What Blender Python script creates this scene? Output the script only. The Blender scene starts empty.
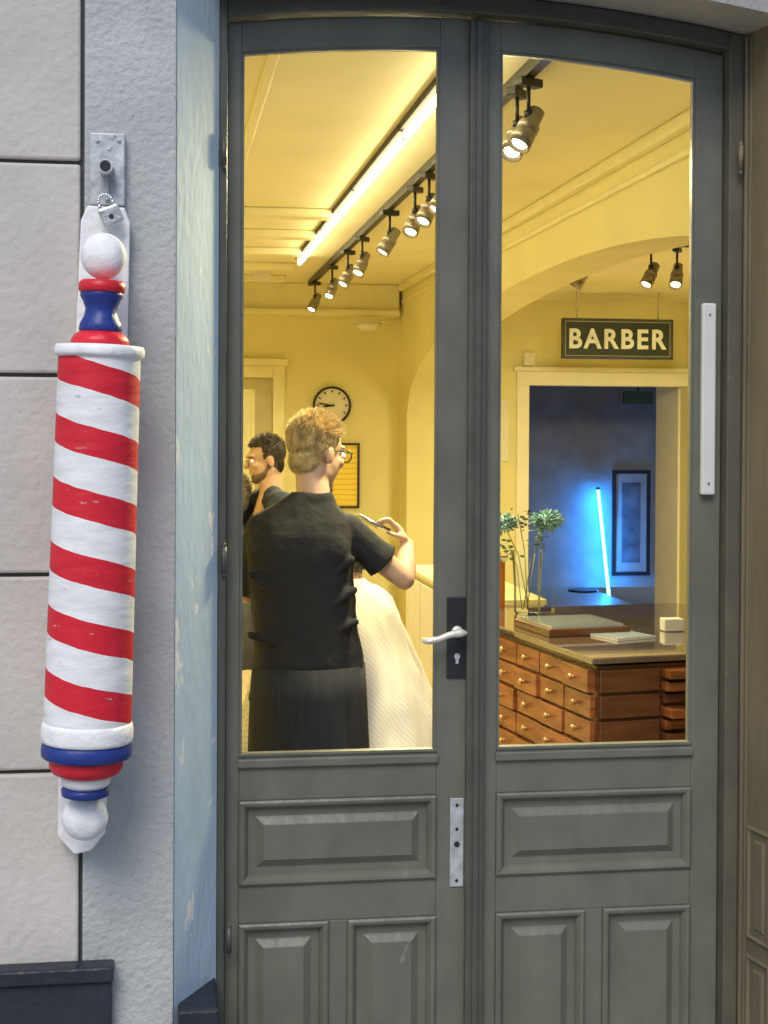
import bpy, bmesh, math, random
from mathutils import Vector, Matrix, noise
random.seed(7)
R_=math.radians
scene=bpy.context.scene; COL=scene.collection
# ------------------------------------------------------------------ camera
F=1480.0; CAM=Vector((0,0,1.7)); PPY=448.0
RM=Matrix.Rotation(-R_(8.6),3,'Z')@Matrix.Rotation(R_(90-0.7),3,'X')@Matrix.Rotation(R_(0.3),3,'Z')
cd=bpy.data.cameras.new('camera'); co=bpy.data.objects.new('camera',cd); COL.objects.link(co)
co.matrix_world=Matrix.Translation(CAM)@RM.to_4x4()
cd.sensor_width=36; cd.lens=F/1024*36; cd.shift_y=-(512-PPY)/1024; cd.clip_end=500; cd.clip_start=.05
scene.camera=co
def ray(px,py): return RM@Vector(((px-384)/F,-(py-PPY)/F,-1))
def P(px,py,Y):
    d=ray(px,py); return CAM+d*(Y/d.y)
def PZ(px,py,z):
    d=ray(px,py); return CAM+d*((z-CAM.z)/d.z)
# ------------------------------------------------------------------ materials
def nodes(name):
    m=bpy.data.materials.new(name); m.use_nodes=True; nt=m.node_tree
    return m,nt,nt.nodes['Principled BSDF']
def mat(name,col,rough=.6,metal=0,var=.12,scale=6,bump=0,bscale=60,patch=None,pscale=5,pth=.62,emit=None,es=0,spec=.5,coat=0,detail=6,stretch=(1,1,1),grime=0):
    m,nt,b=nodes(name); N=nt.nodes; L=nt.links
    tc=N.new('ShaderNodeTexCoord'); mp=N.new('ShaderNodeMapping'); mp.inputs['Scale'].default_value=stretch
    L.new(tc.outputs['Object'],mp.inputs['Vector'])
    nz=N.new('ShaderNodeTexNoise'); nz.inputs['Scale'].default_value=scale; nz.inputs['Detail'].default_value=detail
    L.new(mp.outputs[0],nz.inputs['Vector'])
    cr=N.new('ShaderNodeValToRGB'); cr.color_ramp.elements[0].position=.3; cr.color_ramp.elements[1].position=.7
    cr.color_ramp.elements[0].color=(*[c*(1-var) for c in col],1); cr.color_ramp.elements[1].color=(*[min(1,c*(1+var)) for c in col],1)
    L.new(nz.outputs['Fac'],cr.inputs['Fac']); out=cr.outputs['Color']
    def layer(colour,sc,th,wid,amount=1.0):
        nonlocal out
        n2=N.new('ShaderNodeTexNoise'); n2.inputs['Scale'].default_value=sc; n2.inputs['Detail'].default_value=8; n2.inputs['Roughness'].default_value=.65
        L.new(mp.outputs[0],n2.inputs['Vector'])
        r2=N.new('ShaderNodeMapRange'); r2.inputs[1].default_value=th; r2.inputs[2].default_value=th+wid; r2.inputs[4].default_value=amount
        L.new(n2.outputs['Fac'],r2.inputs[0])
        mx=N.new('ShaderNodeMixRGB'); mx.inputs['Color2'].default_value=(*colour,1)
        L.new(r2.outputs[0],mx.inputs['Fac']); L.new(out,mx.inputs['Color1']); out=mx.outputs['Color']
    if grime: layer([c*.45 for c in col],2.2,.50,.3,grime)
    if patch: layer(patch,pscale,pth,.02)
    L.new(out,b.inputs['Base Color'])
    b.inputs['Roughness'].default_value=rough; b.inputs['Metallic'].default_value=metal
    b.inputs['Specular IOR Level'].default_value=spec; b.inputs['Coat Weight'].default_value=coat
    if bump:
        n3=N.new('ShaderNodeTexNoise'); n3.inputs['Scale'].default_value=bscale; n3.inputs['Detail'].default_value=5
        L.new(mp.outputs[0],n3.inputs['Vector'])
        bp=N.new('ShaderNodeBump'); bp.inputs['Strength'].default_value=bump; bp.inputs['Distance'].default_value=.01
        L.new(n3.outputs['Fac'],bp.inputs['Height']); L.new(bp.outputs[0],b.inputs['Normal'])
    if emit:
        b.inputs['Emission Color'].default_value=(*emit,1); b.inputs['Emission Strength'].default_value=es
    return m
def emis(name,col,s):
    m,nt,b=nodes(name); b.inputs['Base Color'].default_value=(.8,.8,.8,1)
    b.inputs['Emission Color'].default_value=(*col,1); b.inputs['Emission Strength'].default_value=s; return m
def glassmat(name,tint=(.97,.98,.97),k=1.8,rough=0.0,ior=1.5):
    m=bpy.data.materials.new(name); m.use_nodes=True; nt=m.node_tree; N=nt.nodes; L=nt.links
    N.remove(N['Principled BSDF']); o=N['Material Output']
    t=N.new('ShaderNodeBsdfTransparent'); t.inputs[0].default_value=(*tint,1)
    g=N.new('ShaderNodeBsdfGlossy'); g.inputs['Roughness'].default_value=rough
    lw=N.new('ShaderNodeLayerWeight'); lw.inputs[0].default_value=.15
    mu=N.new('ShaderNodeMath'); mu.operation='MULTIPLY'; mu.inputs[1].default_value=k; mu.use_clamp=True
    mx=N.new('ShaderNodeMixShader'); L.new(lw.outputs['Fresnel'],mu.inputs[0]); L.new(mu.outputs[0],mx.inputs[0])
    L.new(t.outputs[0],mx.inputs[1]); L.new(g.outputs[0],mx.inputs[2]); L.new(mx.outputs[0],o.inputs[0]); return m
MT={}
MT['stone']=mat('beige_stucco',(.56,.525,.485),.9,var=.10,scale=3,bump=.4,bscale=45,grime=.22)
MT['joint']=mat('dark_joint',(.10,.10,.10),.95,bump=.3)
MT['plaster']=mat('grey_rough_plaster',(.46,.475,.47),.9,var=.12,scale=5,bump=.7,bscale=55,patch=(.68,.68,.66),pscale=4,pth=.66,grime=.35)
MT['splay']=mat('blue_grey_paint',(.48,.60,.71),.75,var=.10,scale=6,bump=.3,bscale=45,patch=(.80,.80,.78),pscale=8,pth=.62,stretch=(1,1,.4),grime=.2)
MT['plinth']=mat('black_blue_paint',(.018,.024,.035),.45,var=.3,bump=.5,bscale=40)
MT['door']=mat('grey_green_door_paint',(.140,.144,.113),.36,var=.14,scale=9,bump=.24,bscale=24,patch=(.20,.20,.165),pscale=11,pth=.68,stretch=(1,1,.6),grime=.35)
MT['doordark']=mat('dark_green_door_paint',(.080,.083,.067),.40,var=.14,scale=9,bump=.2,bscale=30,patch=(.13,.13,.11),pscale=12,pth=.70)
MT['olive']=mat('olive_frame_paint',(.105,.098,.070),.45,var=.14,scale=9,bump=.2,bscale=35,patch=(.15,.14,.10),pscale=12,pth=.68)
MT['tan']=mat('worn_tan_wood_paint',(.155,.130,.082),.55,var=.18,scale=7,bump=.3,bscale=35,stretch=(1,1,.3),patch=(.22,.19,.13),pscale=9,pth=.68)
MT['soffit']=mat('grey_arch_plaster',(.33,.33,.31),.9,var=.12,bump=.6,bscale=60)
MT['vglass']=glassmat('vase_glass',(.97,.99,.98),.9)
MT['steel']=mat('worn_steel',(.62,.62,.62),.35,metal=.9,var=.2,scale=25,bump=.2)
MT['lever']=mat('cream_worn_lever',(.72,.69,.62),.35,metal=.3,var=.12,scale=25,bump=.1)
MT['zinc']=mat('zinc_plate',(.50,.52,.54),.55,metal=.4,var=.3,scale=25,bump=.2,patch=(.25,.22,.19),pscale=30,pth=.66)
MT['chrome']=mat('chrome',(.75,.75,.75),.15,metal=1,var=.03)
MT['black']=mat('black_metal',(.02,.02,.022),.4,var=.2)
MT['white']=mat('white_enamel',(.84,.84,.84),.6,var=.06,scale=14,bump=.8,bscale=22,patch=(.55,.52,.48),pscale=18,pth=.68)
MT['bar']=mat('off_white_plastic',(.66,.66,.64),.4,var=.04)
MT['red']=mat('red_enamel',(.66,.012,.03),.42,var=.15,bump=.4,bscale=26,patch=(.5,.30,.30),pscale=26,pth=.72)
MT['blue']=mat('blue_enamel',(.012,.035,.22),.42,var=.2,bump=.4,bscale=26,patch=(.25,.28,.40),pscale=26,pth=.72)
MT['iwall']=mat('cream_wall_paint',(.80,.745,.40),.85,var=.06,scale=1.6,bump=.1,bscale=80)
MT['iceil']=mat('cream_ceiling_paint',(.86,.81,.54),.85,var=.05,scale=1.6,bump=.12,bscale=60)
MT['itrim']=mat('cream_gloss_trim',(.82,.775,.48),.5,var=.05)
MT['ifloor']=mat('light_wood_floor',(.45,.35,.22),.4,var=.25,scale=5,stretch=(6,.6,1))
MT['bluewall']=mat('grey_back_room_wall',(.30,.31,.32),.8,var=.12)
MT['wood']=mat('red_brown_wood',(.30,.10,.032),.26,var=.4,scale=5,stretch=(1,1,7),bump=.12,coat=.4)
MT['wooddark']=mat('dark_varnished_wood',(.13,.052,.022),.22,var=.3,scale=5,stretch=(1,1,6),coat=.5)
MT['woodtop']=mat('polished_chest_top',(.14,.10,.075),.03,var=.3,scale=4,coat=1,spec=1)
MT['brass']=mat('aged_brass',(.48,.30,.12),.35,metal=.6,var=.15)
MT['shirt']=mat('charcoal_cotton',(.017,.018,.021),.9,var=.2,scale=9,bump=.2,bscale=120)
MT['navy']=mat('navy_cotton',(.02,.028,.045),.9,var=.2,bump=.3)
MT['jeans']=mat('black_denim',(.015,.018,.026),.85,var=.3,scale=60,stretch=(1,1,.05),bump=.15)
MT['shoe']=mat('black_leather',(.02,.02,.02),.4)
MT['skin']=mat('light_skin',(.60,.38,.27),.5,var=.10,scale=12,bump=.1)
MT['blond']=mat('blond_hair',(.66,.50,.25),.6,var=.45,scale=45,bump=.3,bscale=90)
MT['brown']=mat('greying_brown_hair',(.085,.066,.052),.6,var=.5,scale=60,bump=.5,bscale=90)
MT['grey']=mat('grey_hair',(.30,.27,.22),.6,var=.3,scale=40,bump=.5)
MT['eye']=mat('eye_white',(.8,.8,.8),.2,var=.02)
MT['paper']=mat('cream_paper',(.80,.77,.66),.8,var=.04)
MT['leaf']=mat('muted_leaf',(.13,.20,.11),.6,var=.4,scale=30)
MT['petal']=mat('teal_petal',(.26,.47,.48),.6,var=.5,scale=40)
MT['stem']=mat('plant_stem',(.26,.28,.13),.6,var=.3)
MT['leather']=mat('black_padded_leather',(.02,.02,.022),.35,var=.1,bump=.2)
MT['orange']=mat('orange_card',(.65,.22,.03),.6)
MT['bulb']=emis('warm_lamp_lens',(1,.87,.52),22)
MT['tube']=emis('warm_fluorescent_tube',(1,.88,.52),17)
MT['neon']=emis('blue_neon_tube',(.012,.28,1.0),100)
MT['green']=mat('green_exit_sign',(.01,.05,.025),.5)
MT['asphalt']=mat('street_ground',(.09,.09,.09),.9,bump=.3)
MT['oppo']=mat('brown_render_facade',(.20,.17,.14),.9,var=.12,scale=2,bump=.4)
MT['opwin']=mat('dark_window_glass',(.02,.025,.03),.1)
def stripes(name,c1,c2,scale,axis='X',thr=.8,rough=.8,dist=.6):
    m,nt,b=nodes(name); N=nt.nodes; L=nt.links
    tc=N.new('ShaderNodeTexCoord'); w=N.new('ShaderNodeTexWave'); w.bands_direction=axis; w.inputs['Scale'].default_value=scale; w.inputs['Distortion'].default_value=dist
    L.new(tc.outputs['Object'],w.inputs[0]); cr=N.new('ShaderNodeValToRGB')
    cr.color_ramp.elements[0].position=thr; cr.color_ramp.elements[1].position=min(1,thr+.12)
    cr.color_ramp.elements[0].color=(*c1,1); cr.color_ramp.elements[1].color=(*c2,1)
    L.new(w.outputs['Fac'],cr.inputs[0]); L.new(cr.outputs[0],b.inputs['Base Color']); b.inputs['Roughness'].default_value=rough; return m
MT['cape']=stripes('pinstriped_cape',(.74,.71,.65),(.62,.59,.53),22,'DIAGONAL',.82)
MT['posterink']=stripes('printed_price_list',(.95,.72,.12),(.72,.50,.08),7,'Z',.86)
def helix():
    m,nt,b=nodes('red_white_spiral_enamel'); N=nt.nodes; L=nt.links
    tc=N.new('ShaderNodeTexCoord'); s=N.new('ShaderNodeSeparateXYZ'); L.new(tc.outputs['Object'],s.inputs[0])
    at=N.new('ShaderNodeMath'); at.operation='ARCTAN2'; L.new(s.outputs[1],at.inputs[0]); L.new(s.outputs[0],at.inputs[1])
    d=N.new('ShaderNodeMath'); d.operation='DIVIDE'; d.inputs[1].default_value=2*math.pi; L.new(at.outputs[0],d.inputs[0])
    z=N.new('ShaderNodeMath'); z.operation='DIVIDE'; z.inputs[1].default_value=PITCH; L.new(s.outputs[2],z.inputs[0])
    a=N.new('ShaderNodeMath'); a.operation='ADD'; L.new(d.outputs[0],a.inputs[0]); L.new(z.outputs[0],a.inputs[1])
    a2=N.new('ShaderNodeMath'); a2.operation='ADD'; a2.inputs[1].default_value=PHASE; L.new(a.outputs[0],a2.inputs[0])
    nz=N.new('ShaderNodeTexNoise'); nz.inputs['Scale'].default_value=14; L.new(tc.outputs['Object'],nz.inputs['Vector'])
    nm=N.new('ShaderNodeMath'); nm.operation='MULTIPLY_ADD'; nm.inputs[1].default_value=.06; L.new(nz.outputs['Fac'],nm.inputs[0]); L.new(a2.outputs[0],nm.inputs[2])
    fr=N.new('ShaderNodeMath'); fr.operation='FRACT'; L.new(nm.outputs[0],fr.inputs[0])
    gt=N.new('ShaderNodeMath'); gt.operation='LESS_THAN'; gt.inputs[1].default_value=.45; L.new(fr.outputs[0],gt.inputs[0])
    mx=N.new('ShaderNodeMixRGB'); mx.inputs[1].default_value=(.84,.84,.84,1); mx.inputs[2].default_value=(.68,.010,.03,1); L.new(gt.outputs[0],mx.inputs[0])
    n2=N.new('ShaderNodeTexNoise'); n2.inputs['Scale'].default_value=22; n2.inputs['Detail'].default_value=7
    mp=N.new('ShaderNodeMapping'); mp.inputs['Scale'].default_value=(.5,.5,1.6); L.new(tc.outputs['Object'],mp.inputs[0]); L.new(mp.outputs[0],n2.inputs['Vector'])
    mr=N.new('ShaderNodeMapRange'); mr.inputs[1].default_value=.3; mr.inputs[2].default_value=.7; mr.inputs[3].default_value=.86; mr.inputs[4].default_value=1.05; L.new(n2.outputs['Fac'],mr.inputs[0])
    mm=N.new('ShaderNodeVectorMath'); mm.operation='SCALE'; L.new(mx.outputs[0],mm.inputs[0]); L.new(mr.outputs[0],mm.inputs['Scale'])
    n4=N.new('ShaderNodeTexNoise'); n4.inputs['Scale'].default_value=30; n4.inputs['Detail'].default_value=9; n4.inputs['Roughness'].default_value=.7; L.new(mp.outputs[0],n4.inputs['Vector'])
    r4=N.new('ShaderNodeValToRGB'); r4.color_ramp.elements[0].position=.64; r4.color_ramp.elements[1].position=.69; L.new(n4.outputs['Fac'],r4.inputs[0])
    m4=N.new('ShaderNodeMixRGB'); m4.inputs[2].default_value=(.50,.44,.42,1); L.new(r4.outputs[0],m4.inputs[0]); L.new(mm.outputs[0],m4.inputs[1])
    L.new(m4.outputs[0],b.inputs['Base Color']); b.inputs['Roughness'].default_value=.55
    bp=N.new('ShaderNodeBump'); bp.inputs['Strength'].default_value=.9; bp.inputs['Distance'].default_value=.004; L.new(n2.outputs['Fac'],bp.inputs['Height']); L.new(bp.outputs[0],b.inputs['Normal'])
    return m
def cobble():
    m,nt,b=nodes('cobblestones'); N=nt.nodes; L=nt.links
    tc=N.new('ShaderNodeTexCoord'); v=N.new('ShaderNodeTexVoronoi'); v.feature='DISTANCE_TO_EDGE'; v.inputs['Scale'].default_value=6; v.inputs['Randomness'].default_value=.5
    L.new(tc.outputs['Object'],v.inputs['Vector']); cr=N.new('ShaderNodeValToRGB'); cr.color_ramp.elements[0].color=(.03,.03,.03,1); cr.color_ramp.elements[1].color=(.42,.44,.48,1); cr.color_ramp.elements[1].position=.14
    L.new(v.outputs['Distance'],cr.inputs[0]); L.new(cr.outputs[0],b.inputs['Base Color']); b.inputs['Roughness'].default_value=.5
    bp=N.new('ShaderNodeBump'); bp.inputs['Distance'].default_value=.03; L.new(cr.outputs[0],bp.inputs['Height']); L.new(bp.outputs[0],b.inputs['Normal']); return m
MT['cobble']=cobble()
# ------------------------------------------------------------------ mesh builder
class MB:
    def __init__(s): s.bm=bmesh.new()
    def box(s,x0,x1,y0,y1,z0,z1,M=None):
        vs=[s.bm.verts.new((x,y,z)) for x in (x0,x1) for y in (y0,y1) for z in (z0,z1)]
        if M is not None:
            for v in vs: v.co=M@v.co
        for f in ((0,1,3,2),(4,6,7,5),(0,4,5,1),(2,3,7,6),(0,2,6,4),(1,5,7,3)): s.bm.faces.new([vs[i] for i in f])
        return s
    def strip(s,us,lo,hi,d0,d1,ax='xz'):
        def pt(u,d,z): return (u,d,z) if ax=='xz' else (d,u,z)
        rows=[]
        for u in us:
            rows.append([s.bm.verts.new(pt(u,d,z)) for d,z in ((d0,lo(u)),(d1,lo(u)),(d1,hi(u)),(d0,hi(u)))])
        for a,b in zip(rows,rows[1:]):
            for i in range(4): s.bm.faces.new((a[i],b[i],b[(i+1)%4],a[(i+1)%4]))
        s.bm.faces.new(rows[0][::-1]); s.bm.faces.new(rows[-1]); return s
    def poly(s,pts,d0,d1):
        a=[s.bm.verts.new((x,d0,z)) for x,z in pts]; b=[s.bm.verts.new((x,d1,z)) for x,z in pts]; n=len(pts)
        s.bm.faces.new(a); s.bm.faces.new(b[::-1])
        for i in range(n): s.bm.faces.new((a[i],b[i],b[(i+1)%n],a[(i+1)%n]))
        return s
    def plan(s,pts,z0,z1):
        a=[s.bm.verts.new((x,y,z0)) for x,y in pts]; b=[s.bm.verts.new((x,y,z1)) for x,y in pts]; n=len(pts)
        s.bm.faces.new(a[::-1]); s.bm.faces.new(b)
        for i in range(n): s.bm.faces.new((a[i],a[(i+1)%n],b[(i+1)%n],b[i]))
        return s
    def tube(s,p0,p1,r0,r1=None,n=20,cap=True):
        p0=Vector(p0);p1=Vector(p1); r1=r0 if r1 is None else r1
        q=(p1-p0).to_track_quat('Z','Y'); rows=[]
        for p,r in ((p0,r0),(p1,r1)):
            rows.append([s.bm.verts.new(p+q@Vector((math.cos(2*math.pi*i/n)*r,math.sin(2*math.pi*i/n)*r,0))) for i in range(n)])
        for i in range(n):
            f=s.bm.faces.new((rows[0][i],rows[0][(i+1)%n],rows[1][(i+1)%n],rows[1][i])); f.smooth=True
        if cap: s.bm.faces.new(rows[0][::-1]); s.bm.faces.new(rows[1])
        return s
    def path(s,pts,r,n=10):
        for a,b in zip(pts,pts[1:]): s.tube(a,b,r,r,n)
        for p in pts[1:-1]: s.ball(p,(r,r,r),n=8)
        return s
    def sweep(s,pts,rad,n=14,k=8):
        pts=[Vector(p) for p in pts]; out=[]; rr=[]
        for i in range(len(pts)-1):
            a=pts[max(0,i-1)];b=pts[i];c=pts[i+1];d=pts[min(len(pts)-1,i+2)]
            for j in range(k):
                t=j/k; out.append(.5*((2*b)+(c-a)*t+(2*a-5*b+4*c-d)*t*t+(3*b-a-3*c+d)*t**3)); rr.append(rad[i]+(rad[i+1]-rad[i])*t)
        out.append(pts[-1]); rr.append(rad[-1]); rows=[]
        for i,p in enumerate(out):
            tg=(out[min(i+1,len(out)-1)]-out[max(i-1,0)]).normalized(); u=tg.cross(Vector((0,1,0))).normalized(); w=tg.cross(u)
            rows.append([s.bm.verts.new(p+(u*math.cos(2*math.pi*q/n)+w*math.sin(2*math.pi*q/n))*rr[i]) for q in range(n)])
        for a,b in zip(rows,rows[1:]):
            for i in range(n): f=s.bm.faces.new((a[i],a[(i+1)%n],b[(i+1)%n],b[i])); f.smooth=True
        s.bm.faces.new(rows[0][::-1]); s.bm.faces.new(rows[-1]); return s
    def ball(s,c,rad,rot=None,n=20):
        M=Matrix.Translation(Vector(c))@((rot.to_4x4()) if rot is not None else Matrix())@Matrix.Diagonal((*rad,1))
        g=bmesh.ops.create_uvsphere(s.bm,u_segments=n,v_segments=max(6,n//2+2),radius=1,matrix=M)
        for v in g['verts']:
            for f in v.link_faces: f.smooth=True
        return s
    def cap(s,p0,r0,p1,r1,n=16):
        s.ball(p0,(r0,)*3,n=n); s.ball(p1,(r1,)*3,n=n); s.tube(p0,p1,r0,r1,n); return s
    def loft(s,secs,n=40,e=2.3):
        rows=[]
        for cx,cy,z,rx,ry in secs:
            r=[]
            for i in range(n):
                a=2*math.pi*i/n; c=math.cos(a); q=math.sin(a)
                r.append(s.bm.verts.new((cx+rx*math.copysign(abs(c)**(2/e),c),cy+ry*math.copysign(abs(q)**(2/e),q),z)))
            rows.append(r)
        for a,b in zip(rows,rows[1:]):
            for i in range(n): f=s.bm.faces.new((a[i],a[(i+1)%n],b[(i+1)%n],b[i])); f.smooth=True
        s.bm.faces.new(rows[0][::-1]); s.bm.faces.new(rows[-1]); return s
    def lathe(s,prof,M=Matrix(),n=48,top=True):
        rows=[]
        for z,r in prof: rows.append([s.bm.verts.new(M@Vector((math.cos(2*math.pi*i/n)*r,math.sin(2*math.pi*i/n)*r,z))) for i in range(n)])
        for a,b in zip(rows,rows[1:]):
            for i in range(n):
                f=s.bm.faces.new((a[i],a[(i+1)%n],b[(i+1)%n],b[i])); f.smooth=True
        s.bm.faces.new(rows[0][::-1])
        if top: s.bm.faces.new(rows[-1])
        return s
    def rings(s,x0,x1,z0,z1,yb,prof):
        prev=None
        for ins,dy in prof:
            r=[s.bm.verts.new((x,yb+dy,z)) for x,z in ((x0+ins,z0+ins),(x1-ins,z0+ins),(x1-ins,z1-ins),(x0+ins,z1-ins))]
            if prev:
                for i in range(4): s.bm.faces.new((prev[i],prev[(i+1)%4],r[(i+1)%4],r[i]))
            prev=r
        s.bm.faces.new(prev); return s
    def build(s,name,m,parent=None,local=False,bevel=0,smooth=False,fixn=True):
        if fixn: bmesh.ops.recalc_face_normals(s.bm,faces=s.bm.faces)
        me=bpy.data.meshes.new(name); s.bm.to_mesh(me); s.bm.free()
        if smooth:
            for p in me.polygons: p.use_smooth=True
        me.materials.append(m if not isinstance(m,str) else MT[m])
        o=bpy.data.objects.new(name,me); COL.objects.link(o)
        if parent is not None:
            o.parent=parent
            if not local and parent.type=='EMPTY': o.matrix_parent_inverse=parent.matrix_basis.inverted()
        if bevel:
            b=o.modifiers.new('b','BEVEL'); b.width=bevel; b.segments=2; b.limit_method='ANGLE'
        return o
def thing(name,label,cat,loc=(0,0,0),rz=0,group=None,kind=None,M=None):
    o=bpy.data.objects.new(name,None); COL.objects.link(o); o.empty_display_size=.05
    o.matrix_basis=M if M is not None else Matrix.Translation(Vector(loc))@Matrix.Rotation(rz,4,'Z')
    o['label']=label; o['category']=cat
    if group:o['group']=group
    if kind:o['kind']=kind
    return o
def tag(o,label=None,cat=None,group=None,kind=None):
    if label:o['label']=label
    if cat:o['category']=cat
    if group:o['group']=group
    if kind:o['kind']=kind
    return o
def dup(root,label=None):
    r=root.copy(); COL.objects.link(r)
    for ch in [c for c in bpy.data.objects if c.parent==root]:
        c=ch.copy(); COL.objects.link(c); c.parent=r
        for g in [g for g in bpy.data.objects if g.parent==ch]:
            d=g.copy(); COL.objects.link(d); d.parent=c
    if label:r['label']=label
    return r
def arange(a,b,n): return [a+(b-a)*i/n for i in range(n+1)]
def quad(p,q,r):
    (x1,y1),(x2,y2),(x3,y3)=p,q,r
    return lambda x: y1*(x-x2)*(x-x3)/((x1-x2)*(x1-x3))+y2*(x-x1)*(x-x3)/((x2-x1)*(x2-x3))+y3*(x-x1)*(x-x2)/((x3-x1)*(x3-x2))
def xz(px,py,Y): p=P(px,py,Y); return p.x,p.z
# ------------------------------------------------------------------ street
DY=4.0; GZ=-.45; DB=-.26
tag(MB().box(-60,60,-60,60,GZ-.4,GZ-.01).build('ground','asphalt'),'grey street ground','ground',kind='structure')
tag(MB().box(-12,12,-11,2.2,GZ-.008,GZ).build('cobbled_street','cobble'),'cobblestone street in front of the shop','street',kind='structure')
tag(MB().box(-12,12,2.2,3.8,GZ-.008,GZ+.12).build('pavement',mat('pavement_slabs',(.28,.28,.28),.85,bump=.4)),'stone pavement below the doors','pavement',kind='structure')
ob=thing('opposite_building','brown rendered building across the street with rows of dark windows','building',(0,-13,GZ))
MB().box(-12,12,-16,-13,GZ,6).build('wall','oppo',ob)
for i in range(8):
    for j in range(2):
        x=-10+i*2.8; z=.8+j*3
        w=MB().box(x-.6,x+.6,-12.99,-12.96,z-.06,z+1.8).build('window','itrim',ob)
        MB().box(x-.5,x+.5,-12.955,-12.95,z+.05,z+1.7).build('pane','opwin',w)
# ------------------------------------------------------------------ shop facade
FW=3.75
xb=P(82,500,FW).x; xp=P(175,500,FW).x; xLf=P(216,500,3.97).x; xf0=xLf+.004
xl0=P(226,500,DY).x
xa=P(477,500,DY).x; xr1=P(720,500,DY).x; xRf=P(739,500,3.97).x
xs0=P(743,500,3.95).x; xs1=P(785,500,FW).x
zo=quad(xz(245,-4,DY),xz(480,0,DY),xz(748,42,DY))
zg=quad(xz(243,52,DY),xz(470,49,DY),xz(694,78,DY))
sb=thing('shop_building','beige stuccoed shop front with grey plaster pilaster around the arched doorway','building',(0,4,GZ))
w=MB(); zs=[GZ]+[P(40,y,FW).z for y in (968,772,575,375,161)]+[P(40,-60,FW).z,3.6,4.2]
g=.005
for a,b in zip(zs[1:],zs[2:]): w.box(-3,xb-.006,FW,FW+.06,a+g,b-g)
w.build('stone_wall','stone',sb,bevel=.007)
MB().box(-3.0,xb+.01,FW+.018,4.25,GZ,4.2).build('wall_core','joint',sb)
MB().box(xb+.004,xp,FW-.004,4.24,GZ,4.2).build('pilaster','plaster',sb,bevel=.004)
MB().plan([(xp+.001,FW+.002),(xf0,3.95),(xf0,4.24),(xp+.001,4.24)],GZ,4.2).build('splayed_jamb','splay',sb,bevel=.003)
MB().plan([(xs1,FW),(xs0,3.95),(xs0,4.24),(4.8,4.24),(4.8,FW)],GZ,4.2).build('right_jamb','tan',sb)
ang=math.atan2(FW-3.95,xs1-xs0)
Mj=Matrix.Translation((P(750,900,3.9).x,3.925,0))@Matrix.Rotation(ang,4,'Z')
for (ya,yb_) in ((830,945),(960,1100)):
    za=P(764,ya,3.85).z; zb=P(764,yb_,3.85).z
    m_=MB(); m_.rings(0.012,.13,zb,za,0,[(0,.004),(0,-.008),(.008,-.012),(.016,-.003),(.03,-.003),(.04,-.01)])
    for v in m_.bm.verts: v.co=Mj@v.co
    m_.build('jamb_panel','tan',sb,fixn=False)
for k,wd_,dp in ((-.020,.012,.016),(-.002,.006,.010)):
    m_=MB(); m_.box(k,k+wd_,-dp,.004,GZ,2.80)
    for v in m_.bm.verts: v.co=Mj@v.co
    m_.build('jamb_bead','tan',sb,bevel=.003)
us=arange(xLf-.012,xs0+.3,40)
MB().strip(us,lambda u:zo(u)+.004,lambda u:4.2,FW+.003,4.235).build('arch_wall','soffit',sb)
MB().box(-3,P(112,990,3.7).x,3.70,FW-.001,GZ,P(50,985,3.7).z).build('plinth','plinth',sb,bevel=.006)
MB().box(-3,P(112,990,3.7).x+.004,3.685,FW-.002,P(50,984,3.7).z+.0005,P(50,968,3.7).z).build('plinth_cap','plinth',sb,bevel=.006)
MB().box(P(178,1010,3.74).x,P(216,1010,3.9).x,3.72,3.95,GZ,P(195,1008,3.74).z).build('jamb_base','plinth',sb,bevel=.006)
zl=lambda u:zg(u)+.082
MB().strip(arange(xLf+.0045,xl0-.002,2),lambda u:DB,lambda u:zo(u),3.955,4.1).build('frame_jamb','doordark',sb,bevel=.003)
MB().strip(arange(xr1+.002,xRf,2),lambda u:DB,lambda u:zo(u),3.955,4.1).build('frame_jamb','olive',sb,bevel=.003)
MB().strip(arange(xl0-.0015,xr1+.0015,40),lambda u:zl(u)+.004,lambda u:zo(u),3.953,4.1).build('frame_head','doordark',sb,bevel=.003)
MB().strip(arange(xRf+.001,xs0+.005,2),lambda u:DB,lambda u:zo(u),3.94,4.1).build('frame_moulding','tan',sb,bevel=.003)
MB().box(xLf-.02,xs0,3.72,4.09,GZ,DB-.005).build('door_step',mat('grey_step_stone',(.25,.25,.25),.85,bump=.4),sb)
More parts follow.
